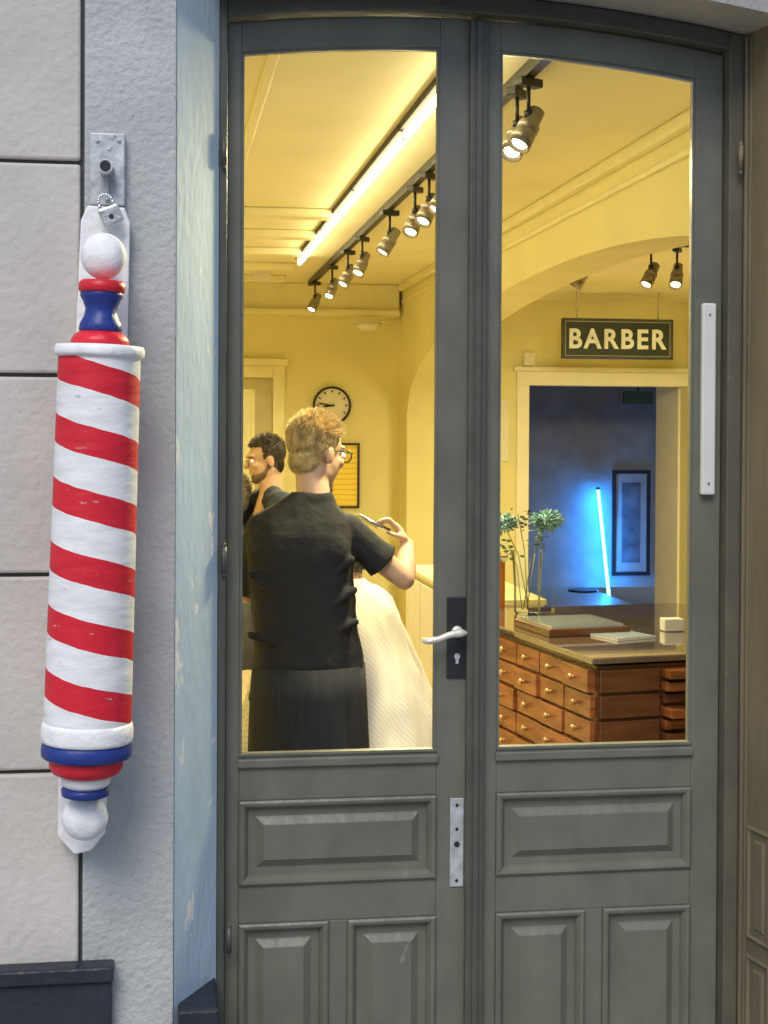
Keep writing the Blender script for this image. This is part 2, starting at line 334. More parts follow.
# ------------------------------------------------------------------ doors
PANEL=[(0,.010),(0,-.006),(.006,-.010),(.014,-.008),(.022,.002),(.026,.012),(.046,.013),(.050,.011),(.066,.000),(.068,-.002)]
zgb=P(340,754,DY).z; zp1=P(340,798,DY).z; zp0=P(340,882,DY).z; zq1=P(290,922,DY).z; PB=-.10
def leaf(name,label,x0,x1,gx0,gx1):
    t=thing(name,label,'door',((x0+x1)/2,DY,DB))
    m=MB(); top=lambda u:zl(u)
    m.strip(arange(x0,gx0,4),lambda u:DB+.005,top,DY,DY+.05)
    m.strip(arange(gx1,x1,4),lambda u:DB+.005,top,DY,DY+.05)
    m.strip(arange(gx0,gx1,24),lambda u:zg(u),top,DY,DY+.05)
    m.box(gx0,gx1,DY,DY+.05,zp1,zgb); m.box(gx0,gx1,DY,DY+.05,zq1,zp0); m.box(gx0,gx1,DY,DY+.05,DB+.005,PB)
    mid=(gx0+gx1)/2; mw=.026
    m.box(mid-mw,mid+mw,DY,DY+.05,PB,zq1)
    m.build('door_frame','door',t,bevel=.0025)
    for (a,b,c,d) in ((gx0,gx1,zp0,zp1),(gx0,mid-mw,PB,zq1),(mid+mw,gx1,PB,zq1)):
        MB().rings(a,b,c,d,DY,PANEL).build('panel','door',t,fixn=False)
    bd=MB(); bw=.008
    bd.box(gx0,gx0+bw,DY+.006,DY+.024,zgb+bw,zg(gx0)-.008); bd.box(gx1-bw,gx1,DY+.006,DY+.024,zgb+bw,zg(gx1)-.008)
    bd.box(gx0,gx1,DY-.004,DY+.024,zgb+.0005,zgb+bw)
    bd.strip(arange(gx0,gx1,24),lambda u:zg(u)-.008,lambda u:zg(u)-.0005,DY+.006,DY+.024)
    bd.build('glazing_bead','door',t)
    MB().box(gx0-.004,gx1+.004,DY-.012,DY-.0005,zgb-.03,zgb-.006).build('sill_moulding','door',t,bevel=.004)
    return t
gl0=P(240,500,DY).x; gl1=P(438,500,DY).x; gr0=P(498,500,DY).x; gr1=P(693,500,DY).x
dl=leaf('shop_door','left grey green shop door with black lock plate and lever handle',xl0,P(468,500,DY).x,gl0,gl1)
dr=leaf('shop_door','right grey green shop door with long white bar on its stile',P(470,500,DY).x,xr1,gr0,gr1)
ax0,ax1=P(467.5,500,3.98).x,P(486,500,3.98).x
m=MB(); m.strip(arange(ax0,ax1,4),lambda u:DB+.005,lambda u:zl(u)-.004,3.975,DY-.001)
m.build('astragal','doordark',dr,bevel=.006)
m=MB(); am=(ax0+ax1)/2; m.strip(arange(am-.008,am+.008,2),lambda u:DB+.02,lambda u:zl(u)-.01,3.966,3.9745); m.build('astragal_bead','doordark',dr,bevel=.003)
a=P(447,597,3.995);b=P(467,678,3.995); lx=(a.x+b.x)/2
lp=MB().box(a.x,b.x,DY-.006,DY-.0005,b.z,a.z).build('lock_plate','black',dl,bevel=.003)
hz=P(458,632,3.99).z
m=MB(); m.tube((lx,DY-.006,hz),(lx,DY-.012,hz),.017,.015); m.tube((lx,DY-.010,hz),(lx,DY-.05,hz),.010,.010)
e=P(424,641,3.95)
m.sweep([(lx+.014,DY-.048,hz+.002),(lx,DY-.052,hz+.003),(lx-.03,DY-.056,hz-.001),(lx-.06,DY-.055,hz-.012),(e.x+.012,DY-.05,e.z-.001),(e.x,DY-.040,e.z+.001)],[.006,.0115,.009,.0085,.009,.006])
m.ball((lx+.014,DY-.048,hz+.002),(.006,.006,.006)); m.ball((e.x,DY-.04,e.z+.001),(.006,.006,.006))
m.build('lever_handle','lever',dl,smooth=True)
kz=P(458,658,3.99).z
m=MB(); m.tube((lx,DY-.007,kz+.004),(lx,DY-.010,kz+.004),.009,.008); m.box(lx-.004,lx+.004,DY-.009,DY-.006,kz-.016,kz); m.build('keyhole','zinc',dl)
a=P(450,798,DY);b=P(463,886,DY)
sp=MB().box(a.x,b.x,DY-.004,DY-.0005,b.z,a.z).build('strike_plate','zinc',dl,bevel=.0015)
for k in (.08,.35,.52,.93):
    z=a.z+(b.z-a.z)*k; MB().tube(((a.x+b.x)/2,DY-.0055,z),((a.x+b.x)/2,DY-.003,z),.0045 if k!=.52 else .008,n=16).build('screw_hole','black',sp)
a=P(703,303,3.98);b=P(715,495,3.98)
pb=MB().box(a.x,b.x,DY-.022,DY-.0005,b.z,a.z).build('pull_bar','bar',dr,bevel=.005)
for k in (.06,.94):
    z=a.z+(b.z-a.z)*k; MB().tube(((a.x+b.x)/2,DY-.0235,z),((a.x+b.x)/2,DY-.021,z),.004,n=12).build('screw','steel',pb)
for (px,py,t,y) in ((224,152,dl,3.945),(224,560,dl,3.945),(741,158,dr,3.93),(229,940,dl,3.945)):
    p=P(px,py,y); m=MB(); m.tube((p.x,p.y,p.z-.035),(p.x,p.y,p.z+.035),.007); m.ball((p.x,p.y,p.z+.038),(.006,.006,.008)); m.ball((p.x,p.y,p.z-.038),(.006,.006,.008))
    m.build('hinge','doordark' if px<300 else 'tan',t)
# ------------------------------------------------------------------ barber pole
PY=3.56
pt=P(100,345,PY); pbm=P(87,740,PY); axis=(pt-pbm).normalized()
S=(pt-pbm).length/395.0
zax=axis; xax=Vector((1,0,0)); xax=(xax-zax*xax.dot(zax)).normalized(); yax=zax.cross(xax)
PM=Matrix.Translation(pbm)@Matrix((xax,yax,zax)).transposed().to_4x4()
PITCH=63.0*S
PHASE=-((740-691)/62.0 -.5)%1.0
MT['spiral']=helix()
bp=thing('barber_pole','red and white spiral barber pole with blue turned ends mounted on the plaster wall','barber pole',M=PM)
def L(py,r): return ((740-py)*S,r*S)
MB().lathe([L(722,43),L(721.2,43.2),L(720,43.2),L(640,42.7),L(500,41.5),L(360,40.5),L(358,40.5),L(357,40.3)],n=96).build('striped_cylinder','spiral',bp,local=True)
MB().lathe([L(358,41),L(357,43.5),L(354,44.5),L(350,44.5),L(346,43),L(345,30)]).build('upper_collar','white',bp,local=True)
MB().lathe([L(345.5,28),L(343,29),L(339,28),L(335,25),L(332,21)]).build('lower_red_ring','red',bp,local=True)
MB().lathe([L(333,20),L(330,21.5),L(324,20.5),L(316,16.5),L(309,15.5),L(302,18),L(297,21),L(294,21),L(292,20)]).build('turned_neck','blue',bp,local=True)
MB().lathe([L(293,21),L(291,23),L(284,23),L(281,20),L(280,12)]).build('upper_red_ring','red',bp,local=True)
MB().ball((0,.03,(740-255)*S),(22.5*S,17*S,23.5*S),n=32).build('upper_ball','white',bp,local=True)
MB().lathe([L(741,43.5),L(740,45),L(737,45.5),L(728,45.5),L(724,45),L(721,43.3)]).build('lower_collar','white',bp,local=True)
MB().lathe([L(757,42),L(755,44.5),L(749,45),L(743,44),L(741.5,43)]).build('blue_ring','blue',bp,local=True)
MB().lathe([L(775,26),L(772,33),L(766,36.5),L(759,37),L(757.2,36)]).build('red_base_ring','red',bp,local=True)
MB().lathe([L(787,20),L(783,24),L(777,25),L(775.2,24)]).build('white_base_ring','white',bp,local=True)
MB().lathe([L(797,18),L(795,23),L(789,24),L(787.2,22)]).build('small_blue_ring','blue',bp,local=True)
MB().ball((0,.03,(740-821)*S),(23*S,17*S,23*S),n=32).build('lower_ball','white',bp,local=True)
wy=FW-PY-.02
def bpoly(pts,dx,dy): return [((x*1.05+dx)*S,(740-y-dy)*S) for x,y in pts]
MB().poly(bpoly([(-25,345),(25,345),(24,222),(18,206),(-18,206),(-24,222)],-1,-8),wy-.03,wy+.012).build('upper_backboard','white',bp,local=True,bevel=.004)
MB().poly(bpoly([(-24,775),(24,775),(23,832),(10,850),(-6,854),(-23,835)],-5,18),wy-.03,wy+.012).build('lower_backboard','white',bp,local=True,bevel=.004)
for py_ in (256,818): MB().tube((0,.04,(740-py_)*S),(0,wy-.02,(740-py_)*S),.018).build('mounting_peg','white',bp,local=True)
p0=P(90,133,FW-.02);p1=P(125,206,FW-.02)
br=thing('wall_bracket','zinc bracket plate with short pipe above the barber pole','bracket',((p0.x+p1.x)/2,FW,p1.z))
MB().box(p0.x,p1.x,FW-.03,FW-.005,p1.z,p0.z).build('plate','zinc',br,bevel=.004)
q=P(106,165,FW-.1); m=MB(); m.tube((q.x,FW-.03,q.z),(q.x-.002,FW-.09,q.z),.018,n=24); m.build('pipe','zinc',br)
MB().tube((q.x-.002,FW-.0905,q.z),(q.x-.002,FW-.0925,q.z),.013,n=24).build('pipe_mouth','black',br)
m=MB(); m.box(q.x-.004,q.x+.004,FW-.05,FW-.03,P(106,200,FW-.05).z,q.z-.017); m.build('hasp','zinc',br)
for xx in (97,119):
    p=P(xx,140,FW-.03); MB().tube((p.x,FW-.035,p.z),(p.x,FW-.029,p.z),.005,n=10).build('bolt','steel',br)
pc=P(110,213,FW-.1); pr=Matrix.Translation((pc.x,FW-.085,pc.z))@Matrix.Rotation(R_(-22),4,'Y')
pd=thing('padlock','small silver padlock hanging from the bracket above the barber pole','padlock',M=pr)
MB().box(-.026,.026,-.011,.011,-.026,.018).build('lock_body','steel',pd,local=True,bevel=.005)
m=MB(); pts=[(-.017,0,.016),(-.017,0,.032)]+[(-.017*math.cos(a),0,.032+.017*math.sin(a)) for a in arange(0,math.pi,8)][1:]+[(.017,0,.016)]
m.path(pts,.0042,10).build('shackle','chrome',pd,local=True,smooth=True)
MB().tube((0,-.0125,-.008),(0,-.011,-.008),.006,n=12).build('keyhole','black',pd,local=True)
# ------------------------------------------------------------------ interior shell
XW=2.03; BY=12.55; CZ=2.93; XL=-1.6; XR=4.6
def struct(o,label): return tag(o,label,o.name.replace('_',' '),kind='structure')
struct(MB().box(XL,XR,4.1,BY+4,-.1,-.002).build('floor','ifloor'),'wooden floor of the barber shop')
struct(MB().box(XL,XW+.3,4.24,BY,CZ,CZ+.1).build('ceiling','iceil'),'cream ceiling of the front room')
struct(MB().box(XW+.3,XR,4.24,BY,2.83,2.95).build('side_ceiling','iceil'),'cream ceiling behind the arch')
struct(MB().box(XL-.1,XL,4.24,BY,0,CZ).build('left_wall','iwall'),'cream left wall of the shop')
struct(MB().box(XR,XR+.1,4.24,BY,0,CZ).build('right_wall','iwall'),'cream right wall beyond the arch')
def arch(u):
    H=4.75 if u>7.4 else 3.5
    k=1-((u-7.4)/H)**2
    return 0 if k<=0 else 1.70+.86*k**.36
aw=MB()
aus=arange(4.241,7.4,30)+[7.4+4.75*math.sin(math.pi/2*i/50) for i in range(1,51)]; aus[-1]-=.0005
aw.strip(aus,lambda u:arch(u),lambda u:CZ,XW,XW+.3,'yz')
aw.strip([12.1495,BY],lambda u:0,lambda u:CZ,XW,XW+.3,'yz')
struct(aw.build('arched_wall','iwall'),'cream wall with long low arch opening to the counter')
o0=P(528,450,BY).x; o1=P(686,450,BY).x; oz=P(600,386,BY).z
bw=MB(); bw.box(XL,o0,BY,BY+.15,0,CZ); bw.box(o1,XR,BY,BY+.15,0,CZ); bw.box(o0,o1,BY,BY+.15,oz,CZ)
struct(bw.build('back_wall','iwall'),'cream back wall with doorway to the blue room')
cm=MB(); cm.box(XW-.05,XW-.001,4.3,BY-.2,CZ-.06,CZ-.001); cm.box(XW-.02,XW-.001,4.3,BY-.2,CZ-.16,CZ-.13)
struct(cm.build('wall_cornice','itrim',bevel=.012),'cream cornice along the arched wall')
cz0=P(320,316,BY-.1).z
struct(MB().box(XL,XW-.03,BY-.16,BY-.001,cz0,CZ-.001).box(XL,XW-.03,BY-.22,BY-.161,cz0+.0,cz0+.05).build('back_cornice','itrim',bevel=.01),'cream boxed cornice along the back wall')
cb=MB()
for y in (8.2,9.1,10.0,10.9,11.8): cb.box(XL,P(325,220,9).x,y,y+.14,CZ-.05,CZ-.001)
cb.box(.34,.38,4.3,8.1,CZ-.03,CZ-.001)
struct(cb.build('ceiling_boards','iceil',bevel=.01),'raised cream boards across the ceiling')
cs=MB(); c=.11
cs.box(o0-c,o0,BY-.04,BY-.001,0,oz); cs.box(o1,o1+c,BY-.04,BY-.001,0,oz); cs.box(o0-c,o1+c,BY-.04,BY-.001,oz,oz+.12); cs.box(o0-c-.03,o1+c+.03,BY-.07,BY-.001,oz+.121,oz+.16)
struct(cs.build('doorway_casing',mat('pale_cream_casing',(.86,.83,.68),.5,var=.04),bevel=.006),'cream moulded casing around the doorway to the blue room')
BB=BY+3
struct(MB().box(o0-.8,o1+.9,BB,BB+.1,0,3).box(o0-.9,o0-.8,BY+.15,BB,0,3).box(o1+.9,o1+1,BY+.15,BB,0,3).box(o0-.9,o1+1,BY+.15,BB+.1,3,3.1).build('back_room_walls','bluewall'),'grey walls of the back room lit blue')
struct(MB().box(o1-.02,o1+.05,BY+.151,BY+.75,0,oz+.1).build('back_room_return_wall',mat('pale_return_wall',(.82,.80,.74),.8,var=.03)),'pale return wall just inside the blue room on the right')
struct(MB().box(o0-.05,o0+.02,BY+.151,BY+1.1,0,oz+.1).build('back_room_partition',mat('dark_grey_partition',(.12,.12,.12),.8,var=.1)),'dark grey partition just inside the blue room on the left')
a=P(598,490,BB-.12); b=P(611,616,BB-.28)
nt_=thing('neon_tube','slim blue glowing tube leaning upright in the back room','neon light',(b.x,b.y,b.z))
m=MB(); m.tube(b,a,.016,n=16); tb=m.build('tube','neon',nt_)
MB().tube(b-Vector((0,0,.06)),b,.022,n=16).build('end_cap','black',nt_); MB().tube(a,a+Vector((0,0,.03)),.022,n=16).build('end_cap','black',nt_)
st=MB(); c0=P(583,607,BB-.35); st.tube((c0.x,c0.y,c0.z-.02),(c0.x,c0.y,c0.z+.02),.19,n=24)
sx=thing('side_table','small round black table under the blue tube','table',(c0.x,c0.y,0)); st.build('table_top','black',sx)
MB().tube((c0.x,c0.y,.02),(c0.x,c0.y,c0.z-.021),.025).build('leg','black',sx); MB().tube((c0.x,c0.y,0),(c0.x,c0.y,.019),.16,n=24).build('base','black',sx)
def frame_pic(name,label,px0,py0,px1,py1,Y,fm,im,fw=.03,mat_=None,cat='picture'):
    a=P(px0,py0,Y);b=P(px1,py1,Y); t=thing(name,label,cat,((a.x+b.x)/2,Y,b.z))
    m=MB(); m.box(a.x,b.x,Y-.03,Y-.002,a.z-fw,a.z); m.box(a.x,b.x,Y-.03,Y-.002,b.z,b.z+fw); m.box(a.x,a.x+fw,Y-.03,Y-.002,b.z+fw,a.z-fw); m.box(b.x-fw,b.x,Y-.03,Y-.002,b.z+fw,a.z-fw)
    m.build('frame',fm,t)
    MB().box(a.x+fw,b.x-fw,Y-.015,Y-.003,b.z+fw,a.z-fw).build('picture',im if not mat_ else mat_,t)
    if mat_:
        k=.07; MB().box(a.x+fw+k,b.x-fw-k,Y-.018,Y-.0155,b.z+fw+k*1.4,a.z-fw-k*1.4).build('print',im,t)
    return t
frame_pic('framed_picture','black framed picture with pale mount on the blue lit wall',612,470,649,575,BB,'black',mat('dark_print',(.12,.14,.17),.6,var=.5,scale=6),.04,mat('grey_mount',(.35,.35,.35),.7))
frame_pic('framed_poster','thin dark framed yellow price poster on the wall behind the barber',330,443,359,508,BY,'black','posterink',.018,cat='poster')
g0=P(624,391,BY+1.5);g1=P(653,404,BY+1.5)
gs=thing('exit_sign','small dark green sign high inside the blue room','sign',(g0.x,g0.y,g1.z)); MB().box(g0.x,g1.x,g0.y,g0.y+.04,g1.z,g0.z).build('panel','green',gs); MB().tube(((g0.x+g1.x)/2,g0.y+.02,g0.z),((g0.x+g1.x)/2,g0.y+.02,3),.008).build('rod','black',gs)
SY=11.6
a=P(562,318,SY);b=P(672,360,SY)
sg=thing('hanging_sign','black framed hanging sign with white BARBER lettering over the doorway','sign',((a.x+b.x)/2,SY,b.z))
MB().box(a.x+.025,b.x-.025,SY-.015,SY+.02,b.z+.025,a.z-.025).build('board',mat('sign_dark_green',(.03,.04,.03),.5),sg)
fw=.022; m=MB(); m.box(a.x,b.x,SY-.03,SY+.03,a.z-fw,a.z); m.box(a.x,b.x,SY-.03,SY+.03,b.z,b.z+fw); m.box(a.x,a.x+fw,SY-.03,SY+.03,b.z+fw,a.z-fw); m.box(b.x-fw,b.x,SY-.03,SY+.03,b.z+fw,a.z-fw); m.build('frame',mat('dark_olive_frame',(.06,.06,.045),.5),sg,bevel=.004)
fw2=.007; x0,x1,z0,z1=a.x+fw,b.x-fw,b.z+fw,a.z-fw
m=MB(); m.box(x0,x1,SY-.02,SY-.0155,z1-fw2,z1-.0005); m.box(x0,x1,SY-.02,SY-.0155,z0+.0005,z0+fw2); m.box(x0+.0005,x0+fw2,SY-.02,SY-.0155,z0+fw2,z1-fw2); m.box(x1-fw2,x1-.0005,SY-.02,SY-.0155,z0+fw2,z1-fw2); m.build('border_line',mat('grey_line',(.4,.4,.33),.6),sg)
for fx in (.13,.87):
    x=a.x+(b.x-a.x)*fx; MB().tube((x,SY,a.z),(x,SY,2.83),.005,n=8).build('wire','steel',sg)
cu=bpy.data.curves.new('t','FONT'); cu.body='BARBER'; cu.align_x='CENTER'; cu.align_y='CENTER'; cu.size=.30; cu.extrude=.006; cu.offset=.008; cu.space_character=1.22
to=bpy.data.objects.new('t',cu); COL.objects.link(to)
bpy.context.view_layer.update(); dg=bpy.context.evaluated_depsgraph_get()
me=bpy.data.meshes.new_from_object(to.evaluated_get(dg)); bpy.data.objects.remove(to)
xs=[v.co.x for v in me.vertices]; ys=[v.co.y for v in me.vertices]
tw=P(665,340,SY).x-P(568,340,SY).x; th=P(600,330,SY).z-P(600,350,SY).z
sx_=tw/(max(xs)-min(xs)); sy_=th/(max(ys)-min(ys)); cx_=(max(xs)+min(xs))/2; cy_=(max(ys)+min(ys))/2
for v in me.vertices:
    x,y,z=v.co; v.co=((a.x+b.x)/2+(x-cx_)*sx_,SY-.022-z,(a.z+b.z)/2+(y-cy_)*sy_)
me.materials.append(mat('white_letter',(.80,.82,.80),.5))
lo=bpy.data.objects.new('lettering',me); COL.objects.link(lo); lo.parent=sg; lo.matrix_parent_inverse=sg.matrix_basis.inverted()
ck=P(332,405.5,BY-.02); rr=19.5/ (1480/12.4)
ct=thing('wall_clock','round wall clock with black rim on the back wall','clock',(ck.x,BY,ck.z))
CM=Matrix.Translation((ck.x,BY-.002,ck.z))@Matrix.Rotation(R_(90),4,'X')
MB().lathe([(0,rr),(.03,rr),(.045,rr*.97),(.045,rr*.90),(.02,rr*.88)],CM).build('rim','black',ct)
MB().lathe([(.021,rr*.88),(.023,rr*.879)],CM).build('dial','paper',ct)
for k in range(12):
    an=k*math.pi/6; m=MB(); d=Vector((math.sin(an),0,math.cos(an))); c_=Vector((ck.x,BY-.027,ck.z)); m.tube(c_+d*rr*.68,c_+d*rr*.80,.006,n=6); m.build('hour_mark','black',ct)
for an,ln,w_ in ((R_(261),.45,.008),(R_(279),.70,.006)):
    d=Vector((math.sin(an),0,math.cos(an))); c_=Vector((ck.x,BY-.032,ck.z)); MB().tube(c_-d*rr*.12,c_+d*rr*ln,w_,n=6).build('clock_hand','black',ct)
d0=P(284,440,BY).x; dz=P(270,366,BY).z
bd=thing('back_door','cream panelled back door with moulded casing behind the bearded man','door',(d0-.6,BY,0))
m=MB(); m.box(d0-.1,d0,BY-.05,BY-.001,0,dz); m.box(d0-1.2,d0-1.1,BY-.05,BY-.001,0,dz); m.box(d0-1.23,d0+.03,BY-.07,BY-.001,dz+.001,dz+.06); m.box(d0-1.1,d0-.1,BY-.05,BY-.001,dz-.1,dz); m.build('casing','itrim',bd,bevel=.006)
MB().box(d0-1.1,d0-.1,BY-.02,BY-.0015,0,dz-.1).build('door_slab',mat('olive_cream_door',(.50,.45,.26),.6),bd)
for z0,z1 in ((.2,1.0),(1.15,dz-.2)): MB().rings(d0-.95,d0-.25,z0,z1,BY-.02,[(0,-.002),(.02,-.012),(.04,-.004)]).build('panel',MT['itrim'],bd,fixn=False)
p=P(369,326,BY-.25); t=thing('ceiling_detector','small white round fitting under the back cornice','detector',(p.x,p.y,p.z)); MB().lathe([(-.04,.05),(-.02,.09),(.0,.10),(.02,.10)],Matrix.Translation(p),24).build('body','paper',t); MB().box(p.x-.13,p.x+.13,p.y-.06,BY-.221,p.z+.021,p.z+.035).build('bracket','paper',t)
p=P(262,274,BY-1.2); t=thing('junction_box','small cream electrical box hanging below the ceiling','box',(p.x,p.y,p.z)); MB().box(p.x-.07,p.x+.07,p.y-.04,p.y+.04,p.z-.05,p.z+.05).build('body','paper',t,bevel=.01); MB().tube((p.x,p.y,p.z+.05),(p.x,p.y,CZ-.0),.01).build('conduit','paper',t)
p=P(529,359,BY-.03); tag(MB().box(p.x-.05,p.x+.05,BY-.05,BY-.002,p.z-.06,p.z+.06).build('switch_box','paper',bevel=.01),'small cream switch box left of the hanging sign','switch box')
p=P(503,430,BY-.03); tag(MB().box(p.x-.05,p.x+.05,BY-.03,BY-.002,p.z-.27,p.z+.27).build('wall_notice','paper'),'tall white paper notice on the wall left of the doorway','notice')
# ------------------------------------------------------------------ lamps
TX=.97; TZ=CZ-.052
bat=mat('dark_batten',(.035,.032,.025),.7)
for i,(y0,y1) in enumerate(((4.5,5.86),(5.88,7.36),(7.38,8.86),(8.88,10.45))):
    lab=['fluorescent batten on the ceiling, nearest the doors','second fluorescent batten from the doors','third fluorescent batten from the doors','farthest fluorescent batten, over the back of the room'][i]
    t=thing('tube_light',lab,'ceiling light',(TX,(y0+y1)/2,CZ),group='fluorescent battens in a row on the ceiling')
    MB().box(TX-.030,TX+.016,y0,y1,CZ-.030,CZ-.001).build('batten',bat,t,bevel=.003)
    MB().tube((TX,y0+.01,TZ),(TX,y1-.01,TZ),.016,n=14).build('tube','tube',t)
    for ya,yb_ in ((y0,y0+.01),(y1-.01,y1)): MB().box(TX-.014,TX+.014,ya,yb_,TZ-.014,CZ-.0305).build('lamp_holder','paper',t)
KX=1.22
tr=tag(MB().box(KX-.018,KX+.018,4.45,12.2,CZ-.045,CZ-.001).build('light_track','black'),'long black ceiling track carrying the row of spotlights','light track')
sw=mat('spot_grey_metal',(.34,.31,.26),.32,metal=.6)
def make_spot(x,y,z,rz,label,pitch=38,group='spotlights along the ceiling track',L_=.165,r=.038):
    t=thing('track_spotlight',label,'spotlight',(x,y,z),rz,group)
    MB().box(-.02,.02,-.05,.05,-.03,-.001).build('adaptor','black',t,local=True,bevel=.004)
    MB().tube((0,0,-.03),(0,0,-.12),.007,n=10).tube((0,0,-.11),(0,0,-.135),.016,n=12).build('stem','black',t,local=True)
    Mh=Matrix.Translation((0,0,-.165))@Matrix.Rotation(R_(180-pitch),4,'X')
    MB().lathe([(-L_*.45,r*.6),(-L_*.43,r*.75),(-L_*.1,r*.8),(-L_*.05,r),(L_*.1,r),(L_*.11,r*.93),(L_*.14,r*.93),(L_*.15,r),(L_*.5,r*1.05),(L_*.5,r*.9),(L_*.42,r*.88)],Mh,24).build('head',sw,t,local=True)
    MB().lathe([(L_*.425,r*.7),(L_*.44,r*.69)],Mh,24).build('lens','bulb',t,local=True)
    ld=bpy.data.lights.new('spot','SPOT'); ld.energy=125; ld.color=(1,.87,.46); ld.spot_size=R_(150); ld.spot_blend=1; ld.shadow_soft_size=.10
    lo_=bpy.data.objects.new('spot_light',ld); COL.objects.link(lo_); lo_.parent=t
    lo_.matrix_basis=Mh@Matrix.Translation((0,0,L_*.55))@Matrix.Rotation(math.pi,4,'X')
    return t
ys=[4.86,5.02,6.35,6.72,7.1,7.9,9.0,9.7,10.6,11.8]
ordn=['nearest','second','third','fourth','fifth','sixth','seventh','eighth','ninth','farthest']
base=None
for i,y in enumerate(ys):
    lab=f'{ordn[i]} spotlight from the doors on the black ceiling track'
    if i==0: lab='spotlight on the ceiling track nearest the doors'
    if i==9: lab='farthest spotlight on the ceiling track, by the back wall'
    rz=R_([-60,-40,-70,-50,-40,-75,-45,-60,-40,-50][i])
    if base is None: base=make_spot(KX,y,CZ-.045,rz,lab,pitch=34)
    else:
        c=dup(base,label=lab); c.matrix_basis=Matrix.Translation((KX,y,CZ-.045))@Matrix.Rotation(rz,4,'Z')
SPY=8.4
tag(MB().box(P(600,270,SPY).x-.3,P(720,262,SPY).x+.8,SPY-.02,SPY+.02,2.79,2.829).build('light_track','black'),'short black ceiling track behind the arch','light track')
wide=None
for i,(px,lab) in enumerate(((606,'leftmost of the three spotlights behind the arch'),(651,'middle of the three spotlights behind the arch'),(677,'rightmost of the three spotlights behind the arch'))):
    c=dup(base,label=lab); c['group']='spotlights behind the arch'
    rz=R_([-130,-60,-30][i]); zz=2.79
    c.matrix_basis=Matrix.Translation((P(px,270,SPY).x,SPY+(.5 if i==0 else 0),zz+(.038 if i==0 else 0)))@Matrix.Rotation(rz,4,'Z')
    for l_ in bpy.data.objects:
        if l_.parent==c and l_.type=='LIGHT':
            if wide is None: wide=l_.data.copy(); wide.energy=160; wide.spot_size=R_(130)
            l_.data=wide
            des=Vector((.25,.55,-.8)).normalized().to_track_quat('-Z','Y').to_matrix().to_4x4()
            l_.matrix_basis=Matrix.Translation((0,0,-.30))@Matrix.Rotation(-rz,4,'Z')@des
# ------------------------------------------------------------------ drawer chest
ZT=.92
A=PZ(595,657,ZT); B=PZ(497,624,ZT); an=math.atan2(-(B.x-A.x),(B.y-A.y))
ch=thing('drawer_chest','wide varnished wooden drawer chest with brass knobs behind the right door','chest of drawers',(A.x,A.y,0),an)
W,D=1.05,1.36
MB().box(.012,W-.01,.012,D-.01,.06,ZT-.035).build('carcass','wooddark',ch,local=True)
MB().box(-.02,W+.02,-.02,D+.02,ZT-.024,ZT).build('chest_top','woodtop',ch,local=True,bevel=.006)
MB().box(.03,W-.03,.03,D-.03,0,.059).build('plinth','wooddark',ch,local=True)
rows=9; h=(ZT-.04-.07)/rows; cw=(D-.03)/6
for j in range(6):
    for k in range(rows):
        y0=.015+j*cw; z0=.068+k*h; ex=random.choice([0,0,0,.006,.012])
        dwr=MB().box(-.008-ex,.014,y0+.005,y0+cw-.005,z0+.005,z0+h-.005).build('drawer','wood',ch,local=True,bevel=.003)
        yc=y0+cw/2; zc=z0+h/2
        m=MB(); m.tube((-.006-ex,yc,zc),(-.02-ex,yc,zc),.006,n=10); m.ball((-.025-ex,yc,zc),(.010,.012,.012),n=12); m.build('knob','brass',dwr,local=True)
for k in range(rows*2):
    z0=.068+k*h/2
    ext=[.02,.03,.02,.08,.05,.12,.02,.07,.1][k%9]
    MB().box(.26,W-.03,-ext*.6,.013,z0+.006,z0+h/2-.008).build('tray','wood' if k%3 else 'wooddark',ch,local=True,bevel=.002)
for k in range(rows):
    z0=.068+k*h
    MB().box(.02,.25,-.004,.013,z0+.006,z0+h-.006).build('front_panel','wooddark',ch,local=True,bevel=.003)
def on(px,py): return PZ(px,py,ZT)
p=on(590,636)
t=thing('display_tray','flat dark framed display tray lying on the chest top','tray',(p.x,p.y,ZT),an)
MB().box(-.17,.17,0,.34,.0,.03).build('tray_body','wooddark',t,local=True,bevel=.004); MB().box(-.15,.15,.02,.32,.0305,.040).build('glass_lid',mat('pale_glass_lid',(.42,.46,.48),.06,coat=1),t,local=True)
p=on(637,640)
t=thing('magazine','pale magazine lying flat on the chest beside the display tray','magazine',(p.x,p.y,ZT+.001),an+.2)
MB().box(-.09,.09,0,.25,0,.008).build('pages','paper',t,local=True); MB().box(-.091,.091,-.001,.251,.0082,.0094).build('cover',mat('pale_blue_cover',(.35,.45,.55),.25,coat=.5),t,local=True)
p=on(672,632); tag(MB().box(p.x-.03,p.x+.05,p.y,p.y+.06,ZT+.001,ZT+.05).build('small_box','paper',bevel=.004),'small cream box at the right end of the chest top','box')
p=on(545,614); sd=thing('card_stand','clear upright card stand behind the vase on the chest','stand',(p.x,p.y+.1,ZT))
MB().box(p.x-.02,p.x+.07,p.y+.1,p.y+.16,ZT+.001,ZT+.012).build('foot','vglass',sd); MB().box(p.x-.015,p.x+.065,p.y+.101,p.y+.105,ZT+.0125,ZT+.19).build('panel','vglass',sd)
v=on(527,614); vt=thing('glass_vase','clear glass vase of teal flowers and leaves on the chest','vase',(v.x,v.y,ZT))
MB().lathe([(ZT+.002,.050),(ZT+.01,.055),(ZT+.12,.056),(ZT+.27,.066)],Matrix.Translation((v.x,v.y,0)),32,top=False).build('vessel','vglass',vt)
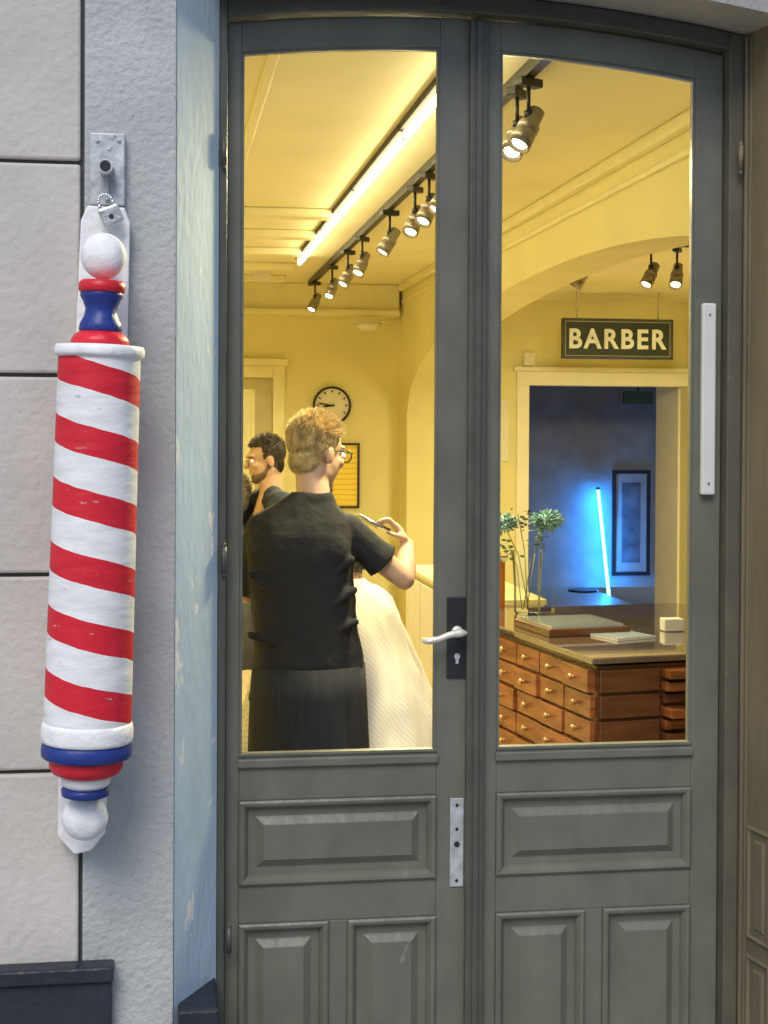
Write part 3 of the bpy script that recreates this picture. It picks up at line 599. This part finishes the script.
def flower(px,py,kind,sz):
    e=P(px,py,v.y+random.uniform(-.05,.05)); m=MB()
    b0=Vector((v.x+random.uniform(-.03,.03),v.y+random.uniform(-.03,.03),ZT+.02)); mid=b0.lerp(e,.55)+Vector(((e.x-v.x)*-.15,0,.03))
    m.path([b0,mid,e],.0020,6); m.build('stem','stem',vt)
    m=MB()
    n=240 if kind=='petal' else 26
    for i in range(n):
        d=Vector((random.gauss(0,1),random.gauss(0,1),random.gauss(.1,.8))).normalized(); d.z*=.72
        q=Vector((random.gauss(0,1),random.gauss(0,1),random.gauss(0,1))).to_track_quat('Z','Y').to_matrix()
        if kind=='petal':
            r=sz*.13; q=d.to_track_quat('Z','Y').to_matrix(); m.ball(e+d*sz*random.uniform(.6,1.12),(r*.5,r*.5,r*1.6),q,n=6)
        else:
            r=sz*.26; m.ball(e+d*sz*random.uniform(.3,1.3)+Vector((0,0,-random.uniform(0,.05))),(r,r*.55,r*.1),q,n=6)
    if kind=='petal': m.ball(e,(sz*.65,sz*.65,sz*.5),n=10)
    m.build('flower' if kind=='petal' else 'leaves',kind,vt)
flower(547,521,'petal',.062); flower(503,523,'petal',.056); flower(518,514,'leaf',.05); flower(508,545,'leaf',.05); flower(538,536,'leaf',.04)
p=P(501,562,v.y+.2); tag(MB().box(p.x-.02,p.x+.02,p.y,p.y+.04,ZT+.001,p.z+.03).build('orange_bottle','orange',bevel=.006),'slim orange bottle standing left of the vase','bottle')
lc=thing('low_cabinet','pale low cabinet against the arched wall','cabinet',(1.8,8.5,0))
MB().box(1.62,2.01,7.6,9.6,0,.78).build('carcass','paper',lc,bevel=.004); MB().box(1.60,2.02,7.58,9.62,.781,.81).build('cabinet_top','itrim',lc,bevel=.004)
for i in range(4): MB().box(1.605,1.619,7.63+i*.49,8.09+i*.49,.06,.75).build('door','paper',lc,bevel=.004)
# ------------------------------------------------------------------ people
def remesh(o,vox,smooth=5,disp=0,ds=.12):
    m=o.modifiers.new('r','REMESH'); m.mode='VOXEL'; m.voxel_size=vox; m.use_smooth_shade=True
    s=o.modifiers.new('s','SMOOTH'); s.factor=.5; s.iterations=smooth
    if disp:
        tx=bpy.data.textures.new('c','CLOUDS'); tx.noise_scale=ds; tx.noise_depth=2
        d=o.modifiers.new('d','DISPLACE'); d.texture=tx; d.strength=disp; d.mid_level=.5; d.texture_coords='GLOBAL'
    return o
def head_prims(m,c,Fv,neck,nr=.056):
    U=Vector((0,0,1)); Fh=Fv.normalized(); Rv=Fh.cross(U).normalized(); U=Rv.cross(Fh).normalized()
    rot=Matrix((Rv,Fh,U)).transposed()
    g=lambda r,f,u: c+Rv*r+Fh*f+U*u
    m.ball(g(0,-.012,.032),(.074,.094,.088),rot); m.ball(g(0,.022,-.035),(.060,.068,.078),rot)
    m.ball(g(0,.06,-.098),(.026,.024,.02),rot); m.cap(g(0,.088,.012),.009,g(0,.108,-.022),.014)
    m.ball(g(0,.078,.03),(.05,.018,.012),rot); m.ball(g(0,.082,-.055),(.022,.012,.007),rot); m.ball(g(0,.080,-.067),(.019,.012,.006),rot)
    for s in (-1,1):
        m.ball(g(s*.077,-.008,-.008),(.009,.019,.032),rot); m.ball(g(s*.035,.070,-.02),(.02,.02,.018),rot); m.ball(g(s*.045,.0,-.06),(.02,.04,.03),rot)
    m.cap(g(0,-.02,-.05),nr,neck,nr+.006)
    return g,rot
def hair(name,m_,parent,g,rot,n=1500,long=.022,off=0.0,low=-.62,thick=1.0,r0=.0022,wave=.35):
    m=MB(); c=g(0,-.018+off,.040)
    rad=Vector((.079*thick,.096*thick,.086*thick)); ri=rot
    g_=bmesh.ops.create_uvsphere(m.bm,u_segments=48,v_segments=28,radius=1)
    for v in g_['verts']:
        d=v.co.copy(); k=1+.015*noise.noise(d*7)
        if d.y>.5 and d.z<.35: k=.8
        v.co=c+ri@Vector((d.x*rad.x*k,d.y*rad.y*k,d.z*rad.z*k))
    c2=g(0,-.048,-.022); m.ball(c2,(.062,.050,.056),rot)
    for i in range(n):
        d=Vector((random.gauss(0,1),random.gauss(0,1),random.gauss(.15,1))).normalized()
        if d.z<low or (d.y>.45 and d.z<.4) or (d.y>.1 and d.z<-.1): continue
        p=Vector((d.x*rad.x,d.y*rad.y,d.z*rad.z))
        top=max(0,min(1,(d.z-.05)/.5))
        w_=(d*.75+Vector((.15,.45,.35))*top+Vector((0,-.15,-1.1))*(1-top)+Vector((random.uniform(-1,1),random.uniform(-1,1),random.uniform(-.3,.8)))*wave).normalized()
        L_=long*random.uniform(.5,1.2)*(.5+.7*top); a=c+ri@p*.985; b=a+ri@(w_*L_)
        m.tube(a,b,r0,.0004,n=3,cap=False)
    for i in range(n//5):
        d=Vector((random.gauss(0,1),-abs(random.gauss(0,1)),random.gauss(0,.8))).normalized()
        a=c2+ri@Vector((d.x*.061,d.y*.049,d.z*.055)); b=a+ri@((d*.3+Vector((0,0,-1))).normalized()*.012); m.tube(a,b,r0,.0004,n=3,cap=False)
    return m.build(name,m_,parent,smooth=True,fixn=False)
def hand(m,wrist,pdir,fdir,side,size=1.0,curl=.9):
    pdir=pdir.normalized(); fdir=(fdir-pdir*fdir.dot(pdir)).normalized(); side=pdir.cross(fdir).normalized()*side
    q=Matrix((side,fdir,pdir)).transposed()
    pc_=wrist+pdir*.045*size
    m.ball(pc_,(.040*size,.016*size,.052*size),q)
    lens=[.9,1.0,.93,.75]
    for i in range(4):
        o=wrist+pdir*.085*size+side*(-.030+.020*i)*size
        l=lens[i]*size; a=curl*(1+.06*i)
        d1=(pdir*math.cos(a*.6)+fdir*math.sin(a*.6)); d2=(pdir*math.cos(a*1.5)+fdir*math.sin(a*1.5)); d3=(pdir*math.cos(a*2.1)+fdir*math.sin(a*2.1))
        p1=o+d1*.042*l; p2=p1+d2*.027*l; p3=p2+d3*.02*l
        m.cap(o-pdir*.02,.0095*size,p1,.0088*size,10); m.cap(p1,.0088*size,p2,.008*size,10); m.cap(p2,.008*size,p3,.007*size,10)
    t0=wrist+pdir*.03*size-side*.032*size; t1=t0+(pdir*.6-side*.35+fdir*.6).normalized()*.042*size; t2=t1+(pdir*.8+fdir*.7+side*.15).normalized()*.032*size
    m.cap(t0,.014*size,t1,.0105*size,10); m.cap(t1,.0105*size,t2,.0088*size,10)
    return t2
# --- barber
Y0=4.86
def Q(px,py,dy=0): return P(px,py,Y0+dy)
hip=Q(306,688); bt=thing('person','barber in a charcoal t-shirt with short blond hair and raised right arm, seen from behind','person',(hip.x,Y0,0))
hc=Q(317,453,.04); nb=Q(314,500,0)
shL=Q(263,530,0); shR=Q(346,531,0); elR=Q(404,579,.02); wrR=Q(407,545,.13); elL=Q(246,592,.08); wrL=Q(300,560,.30)
m=MB(); g,rot=head_prims(m,hc,Vector((.80,.55,-.16)),nb,.052)
m.cap(nb,.056,Q(310,560),.11); m.ball(Q(307,620),(.14,.09,.16)); m.ball(Q(306,680),(.14,.10,.11))
m.cap(shL,.048,shR,.048)
for sh,el,wr in ((shL,elL,wrL),(shR,elR,wrR)):
    m.cap(sh,.049,el,.037); m.cap(el,.037,el+(wr-el)*.35,.039); m.cap(el+(wr-el)*.35,.039,wr,.026)
t2=hand(m,wrR,Vector((-.42,.05,.80)),Vector((-.9,.0,-.25)),-1,.90,.75)
hand(m,wrL,Vector((.6,.5,.1)),Vector((.2,.3,-.9)),1,1.0,.6)
an_=[]
for s,px in ((-1,280),(1,335)):
    h_=Q(px,700); k_=Vector((h_.x+s*.01,Y0+.02,.50)); f_=Vector((h_.x+s*.015,Y0-.01,.09))
    m.cap(h_,.075,k_,.052); m.cap(k_,.052,f_,.035); m.cap(f_,.035,f_+Vector((s*.02,.12,-.04)),.03); an_.append((h_,k_,f_,s))
body=remesh(m.build('body','skin',bt),.0055,6)
hair('hair','blond',bt,g,rot,9000,.022,thick=1.0,r0=.0019,wave=.5)
m=MB()
secs=[]
for py,xa_,xb_,ry in ((668,254,365,.120),(655,253,363,.120),(630,253,358,.115),(600,251,355,.115),(575,248,353,.122),(550,245,353,.126),(535,246,354,.120),(522,251,351,.104),(512,260,344,.086),(503,275,336,.072),(495,288,333,.064),(492,291,331,.060)):
    a_=Q(xa_,py);b_=Q(xb_,py); secs.append(((a_.x+b_.x)/2,Y0-.0,(a_.z+b_.z)/2,(b_.x-a_.x)/2,ry))
m.loft(secs)
m.ball(Q(281,550,-.052),(.070,.07,.085)); m.ball(Q(329,550,-.052),(.070,.07,.085))
m.cap(shL,.059,shL+(elL-shL)*.80,.062); m.cap(shR,.058,shR+(elR-shR)*.44,.058)
m.tube(shR+(elR-shR)*.4,shR+(elR-shR)*.64,.056,.064)
for (xa_,ya_,xb_,yb_,ra) in ((350,560,300,600,.016),(354,590,292,632,.016),(252,575,300,615,.014),(355,622,290,655,.015),(250,635,325,662,.012),(340,545,322,590,.012),(268,540,285,590,.012)):
    m.cap(Q(xa_,ya_,-.085),ra,Q(xb_,yb_,-.112),.007)
remesh(m.build('t_shirt','shirt',bt),.006,5,.010,.07)
m=MB()
m.lathe([(-.08,.19),(0,.185),(.09,.176)],Matrix.Translation(Q(308,690))@Matrix.Diagonal((1.0,.70,1,1)))
for h_,k_,f_,s in an_: m.cap(h_,.10,k_,.072); m.cap(k_,.072,f_+Vector((0,0,-.02)),.06)
remesh(m.build('trousers','jeans',bt),.010,4,.02,.09)
for h_,k_,f_,s in an_:
    m=MB(); m.ball(f_+Vector((s*.02,.06,-.05)),(.048,.13,.035)); m.box(f_.x-.045+s*.02,f_.x+.045+s*.02,f_.y-.06,f_.y+.17,0.0,.022); remesh(m.build('shoe','shoe',bt),.008,4)
m=MB(); ap=Q(309,664)
n=80; rws=[]
for zz,rx,ry in ((0,.183,.130),(-.1,.190,.142),(-.25,.196,.150),(-.42,.202,.158)):
    rws.append([m.bm.verts.new((ap.x+rx*math.cos(t_)*(1+.008*math.sin(5*t_+zz*12)),Y0+ry*math.sin(t_)*(1+.022*math.sin(7*t_+zz*9)),ap.z+zz)) for t_ in arange(0,2*math.pi,n)[:-1]])
for a_,b_ in zip(rws,rws[1:]):
    for i in range(n): f=m.bm.faces.new((a_[i],a_[(i+1)%n],b_[(i+1)%n],b_[i])); f.smooth=True
ao=m.build('apron','jeans',bt,fixn=False); so=ao.modifiers.new('s','SOLIDIFY'); so.thickness=.004
m=MB(); m.path([g(.079,-.005,.008),g(.078,.04,.014),g(.070,.095,.014)],.0028,6)
for s in (-1,1):
    pts=[g(s*.035+.026*math.cos(t_),.100,.004+.02*math.sin(t_)) for t_ in arange(0,2*math.pi,14)]; m.path(pts,.0025,6)
m.path([g(-.01,.102,.008),g(.01,.102,.008)],.0025,6); m.path([g(-.079,-.005,.008),g(-.070,.095,.014)],.0028,6); m.build('glasses','black',bt)
for s in (-1,1): MB().ball(g(s*.033,.084,.003),(.012,.012,.012)).build('eye','eye',bt)
c1=t2+Vector((.008,-.004,.004)); c0=Q(355,513,.12)
cbm=thing('comb','slim comb held in the raised hand of the barber','comb',(c0.x,c0.y,c0.z))
d=(c1-c0); m=MB(); m.tube(c0,c1,.004,.008,n=8); m.build('spine','chrome',cbm)
m=MB()
for i in range(14): p=c0+d*(.05+.045*i); m.tube(p,p+Vector((0,.0,-.014)),.0012,n=5)
m.build('teeth','black',cbm)
# --- seated customer with cape
CY=5.30
def K(px,py,dy=0): return P(px,py,CY+dy)
cc=K(338,600); ctm=thing('person','seated customer draped in a pale striped cape beside the barber','person',(cc.x,CY,.45))
hc2=K(343,556,.02); nb2=K(347,592,0)
m=MB(); g2,rot2=head_prims(m,hc2,Vector((-.35,.93,-.25)),nb2)
m.cap(nb2,.06,Vector((cc.x,CY,.95)),.12); m.cap(Vector((cc.x-.13,CY,1.0)),.055,Vector((cc.x+.13,CY,1.0)),.055); m.ball((cc.x,CY,.66),(.16,.13,.2))
for s in (-1,1):
    sh=Vector((cc.x+s*.13,CY,1.0)); el=Vector((cc.x+s*.15,CY+.08,.80)); wr=Vector((cc.x+s*.10,CY+.20,.76)); m.cap(sh,.05,el,.04); m.cap(el,.04,wr,.028); hand(m,wr,Vector((-s*.9,.5,0)),Vector((0,0,-1)),s,1,.4)
    h_=Vector((cc.x+s*.09,CY,.56)); k_=Vector((cc.x+s*.11,CY+.42,.52)); f_=Vector((cc.x+s*.11,CY+.46,.12)); m.cap(h_,.08,k_,.055); m.cap(k_,.055,f_,.04); m.cap(f_,.035,f_+Vector((0,.12,-.05)),.03)
remesh(m.build('body','skin',ctm),.008,5)
hair('hair','brown',ctm,g2,rot2,900,.018)
def cape(cx,cy,name,mat_,parent,sc=1.0,ztop=1.17):
    m=MB(); prof=[(0,.062),(-.015,.09),(-.035,.14),(-.07,.175),(-.11,.20),(-.18,.222),(-.26,.250),(-.34,.283),(-.42,.312),(-.50,.335),(-.60,.355),(-.74,.38)]
    n=200; rws=[]
    for k,(dz_,r) in enumerate(prof):
        t_=k/(len(prof)-1); row=[]
        for i in range(n):
            a_=2*math.pi*i/n
            fold=.5*abs(math.sin(4.5*a_+.8+.9*t_))+.35*abs(math.sin(7.5*a_+2.1-1.2*t_))+.25*math.sin(13*a_+2*t_)
            f=1+t_*.13*(fold-.45)
            ey=.8+.2*t_ if k>1 else 1
            if math.sin(a_)>0: ey*=1+.5*t_*math.sin(a_)
            else: ey*=1+.12*t_*-math.sin(a_)
            row.append(m.bm.verts.new((cx+math.cos(a_)*r*f*sc,cy+math.sin(a_)*r*f*ey*sc,ztop+dz_*sc+ (.02*math.sin(3*a_) if t_>.3 else 0)*t_)))
        rws.append(row)
    for a_,b_ in zip(rws,rws[1:]):
        for i in range(n): f=m.bm.faces.new((a_[i],a_[(i+1)%n],b_[(i+1)%n],b_[i])); f.smooth=True
    o=m.build(name,mat_,parent,fixn=False)
    sb_=o.modifiers.new('u','SUBSURF'); sb_.levels=1; sb_.render_levels=1
    tx=bpy.data.textures.new('c','CLOUDS'); tx.noise_scale=.10; tx.noise_depth=3
    d_=o.modifiers.new('d','DISPLACE'); d_.texture=tx; d_.strength=.035; d_.texture_coords='GLOBAL'
    return o
cape(cc.x+.008,CY,'cape','cape',ctm,1.06,1.165)
bc=thing('barber_chair','black padded barber chair with chrome arms under the customer','chair',(cc.x,CY,0))
MB().lathe([(0,.30),(.02,.30),(.04,.26),(.06,.10),(.07,.05)],Matrix.Translation((cc.x,CY+.05,0))).build('base','chrome',bc)
MB().tube((cc.x,CY+.05,.071),(cc.x,CY+.05,.36),.045).build('column','chrome',bc)
MB().box(cc.x-.22,cc.x+.22,CY-.15,CY+.28,.361,.46).build('seat','leather',bc,bevel=.03)
MB().box(cc.x-.15,cc.x+.15,CY-.19,CY-.16,.48,.76).build('backrest','leather',bc,bevel=.012)
for s in (-1,1):
    x=cc.x+s*.215; m=MB(); m.path([(x,CY-.12,.45),(x,CY-.10,.62),(x,CY+.14,.63),(x,CY+.16,.42)],.012,12); m.build('arm_frame','chrome',bc,smooth=True)
MB().box(cc.x-.18,cc.x+.18,CY+.48,CY+.66,.12,.14).tube((cc.x,CY+.3,.38),(cc.x,CY+.55,.13),.02).build('footrest','chrome',bc)
# --- bearded man further in
def standing(name,label,Yp,hpx,hpy,Fv,hairm,beard=False,top='navy'):
    hc=P(hpx,hpy,Yp); x=hc.x+.03; y=Yp
    t=thing(name,label,'person',(x,y,0)); zt=hc.z+.12; k=zt/1.78
    nb=Vector((x,y-.01,hc.z-.155)); m=MB(); g,rot=head_prims(m,hc,Fv,nb)
    m.cap(nb,.055,Vector((x,y,1.25*k)),.12); m.ball((x,y,1.08*k),(.15,.11,.2)); m.ball((x,y,.94*k),(.16,.12,.12))
    fw=Fv.normalized(); fw=Vector((fw.x,fw.y,0)).normalized(); rv=Vector((fw.y,-fw.x,0))
    arms=[]
    for s in (-1,1):
        sh=Vector((x,y,hc.z-.22))+rv*s*.18; el=sh+Vector((0,0,-.24))+fw*.12+rv*s*.03; wr=el+fw*.24+Vector((0,0,.06))-rv*s*.06
        m.cap(sh,.055,el,.042); m.cap(el,.042,wr,.027); hand(m,wr,fw,Vector((0,0,-1)),s,1,.6); arms.append((sh,el))
        h_=Vector((x,y,.9*k))+rv*s*.09; k_=h_+Vector((0,0,-.42)); f_=Vector((k_.x,k_.y,.09)); m.cap(h_,.08,k_,.055); m.cap(k_,.055,f_,.036); m.cap(f_,.035,f_+fw*.13-Vector((0,0,.04)),.03)
    remesh(m.build('body','skin',t),.007,3)
    hair('hair',hairm,t,g,rot,3500,.020,wave=.6)
    m=MB(); rr_=Matrix((rv,fw,Vector((0,0,1)))).transposed()
    m.cap(arms[0][0],.066,arms[1][0],.066); m.cap(arms[0][0].lerp(arms[1][0],.3)+Vector((0,0,.03)),.05,nb-Vector((0,0,.02)),.062); m.cap(arms[0][0].lerp(arms[1][0],.7)+Vector((0,0,.03)),.05,nb-Vector((0,0,.02)),.062)
    m.ball((x,y,1.22*k),(.2,.13,.17),rr_); m.ball((x,y,1.03*k),(.185,.135,.2),rr_)
    for sh,el in arms: m.cap(sh,.068,sh+(el-sh)*.8,.062)
    remesh(m.build('shirt',top,t),.010,4,.02,.1)
    m=MB(); m.ball((x,y,.90*k),(.18,.135,.12),rr_)
    for s in (-1,1):
        h_=Vector((x,y,.88*k))+rv*s*.09; k_=h_+Vector((0,0,-.40)); f_=Vector((k_.x,k_.y,.10)); m.cap(h_,.10,k_,.07); m.cap(k_,.07,f_,.06)
    remesh(m.build('trousers','jeans',t),.012,4,.015,.1)
    for s in (-1,1):
        f_=Vector((x,y,.05))+rv*s*.09+fw*.06; m=MB(); m.ball(f_,(.048,.13,.045),rr_); m.build('shoe','shoe',t)
    if beard:
        m=MB(); m.ball(g(0,.030,-.074),(.055,.055,.040),rot); m.ball(g(0,.060,-.098),(.029,.026,.022),rot)
        for s in (-1,1): m.cap(g(s*.060,.0,-.03),.010,g(s*.050,.03,-.07),.016)
        remesh(m.build('beard',mat('short_brown_stubble',(.17,.115,.08),.7,var=.4,scale=60),t),.006,3,.005,.02)
    m=MB()
    for s in (-1,1): m.cap(g(s*.018,.094,.026),.004,g(s*.05,.082,.026),.004)
    m.build('eyebrows',hairm,t)
    for s in (-1,1):
        e=MB().ball(g(s*.033,.083,.004),(.013,.013,.013)).build('eye','eye',t); MB().ball(g(s*.033,.094,.004),(.005,.004,.005),n=10).build('pupil','black',e)
    return t
standing('person','bearded dark haired man in a navy shirt facing left behind the barber',7.8,265,460,Vector((-.93,-.22,-.12)),'brown',True)
SYY=7.9; c3=P(238,540,SYY)
t3=thing('person','grey haired seated client cut off at the left edge of the glass','person',(c3.x-.1,SYY,.45))
h3=P(236,497,SYY); h3.x-=.03; n3=h3+Vector((0,0,-.16))
m=MB(); g3,rot3=head_prims(m,h3,Vector((-.9,.4,0)),n3); m.cap(n3,.06,n3-Vector((0,0,.3)),.13); m.cap(n3+Vector((-.15,0,-.1)),.06,n3+Vector((.13,0,-.1)),.06); m.ball(n3-Vector((0,0,.5)),(.16,.13,.2))
for s in (-1,1): m.cap(n3+Vector((s*.09,0,-.6)),.08,n3+Vector((s*.1-.1,.4,-.62)),.06); m.cap(n3+Vector((s*.1-.1,.4,-.62)),.055,Vector((n3.x+s*.1-.1,n3.y+.42,.06)),.04)
remesh(m.build('body','skin',t3),.01,4); hair('hair','grey',t3,g3,rot3,900,.02)
cape(n3.x,SYY,'cape',mat('black_cape',(.03,.03,.035),.6),t3,1.0,n3.z+.03)
# ------------------------------------------------------------------ world and sun
wd=bpy.data.worlds.new('World'); scene.world=wd; wd.use_nodes=True; N=wd.node_tree.nodes; LK=wd.node_tree.links
sky=N.new('ShaderNodeTexSky'); sky.sky_type='NISHITA'; sky.sun_disc=False; sky.sun_elevation=R_(48); sky.sun_rotation=R_(200)
LK.new(sky.outputs[0],N['Background'].inputs[0]); N['Background'].inputs[1].default_value=.15
sl=bpy.data.lights.new('sun','SUN'); sl.energy=2.1; sl.angle=R_(30); sl.color=(1,.95,.88)
so_=bpy.data.objects.new('sun',sl); COL.objects.link(so_)
azi=R_(200); dirn=Vector((math.sin(azi)*math.cos(R_(48)),math.cos(azi)*math.cos(R_(48)),math.sin(R_(48))))
so_.rotation_euler=dirn.to_track_quat('Z','Y').to_euler()
scene.view_settings.view_transform='Standard'; scene.view_settings.look='None'; scene.view_settings.exposure=0
scene.cycles.max_bounces=10; scene.cycles.diffuse_bounces=6; scene.cycles.transparent_max_bounces=12
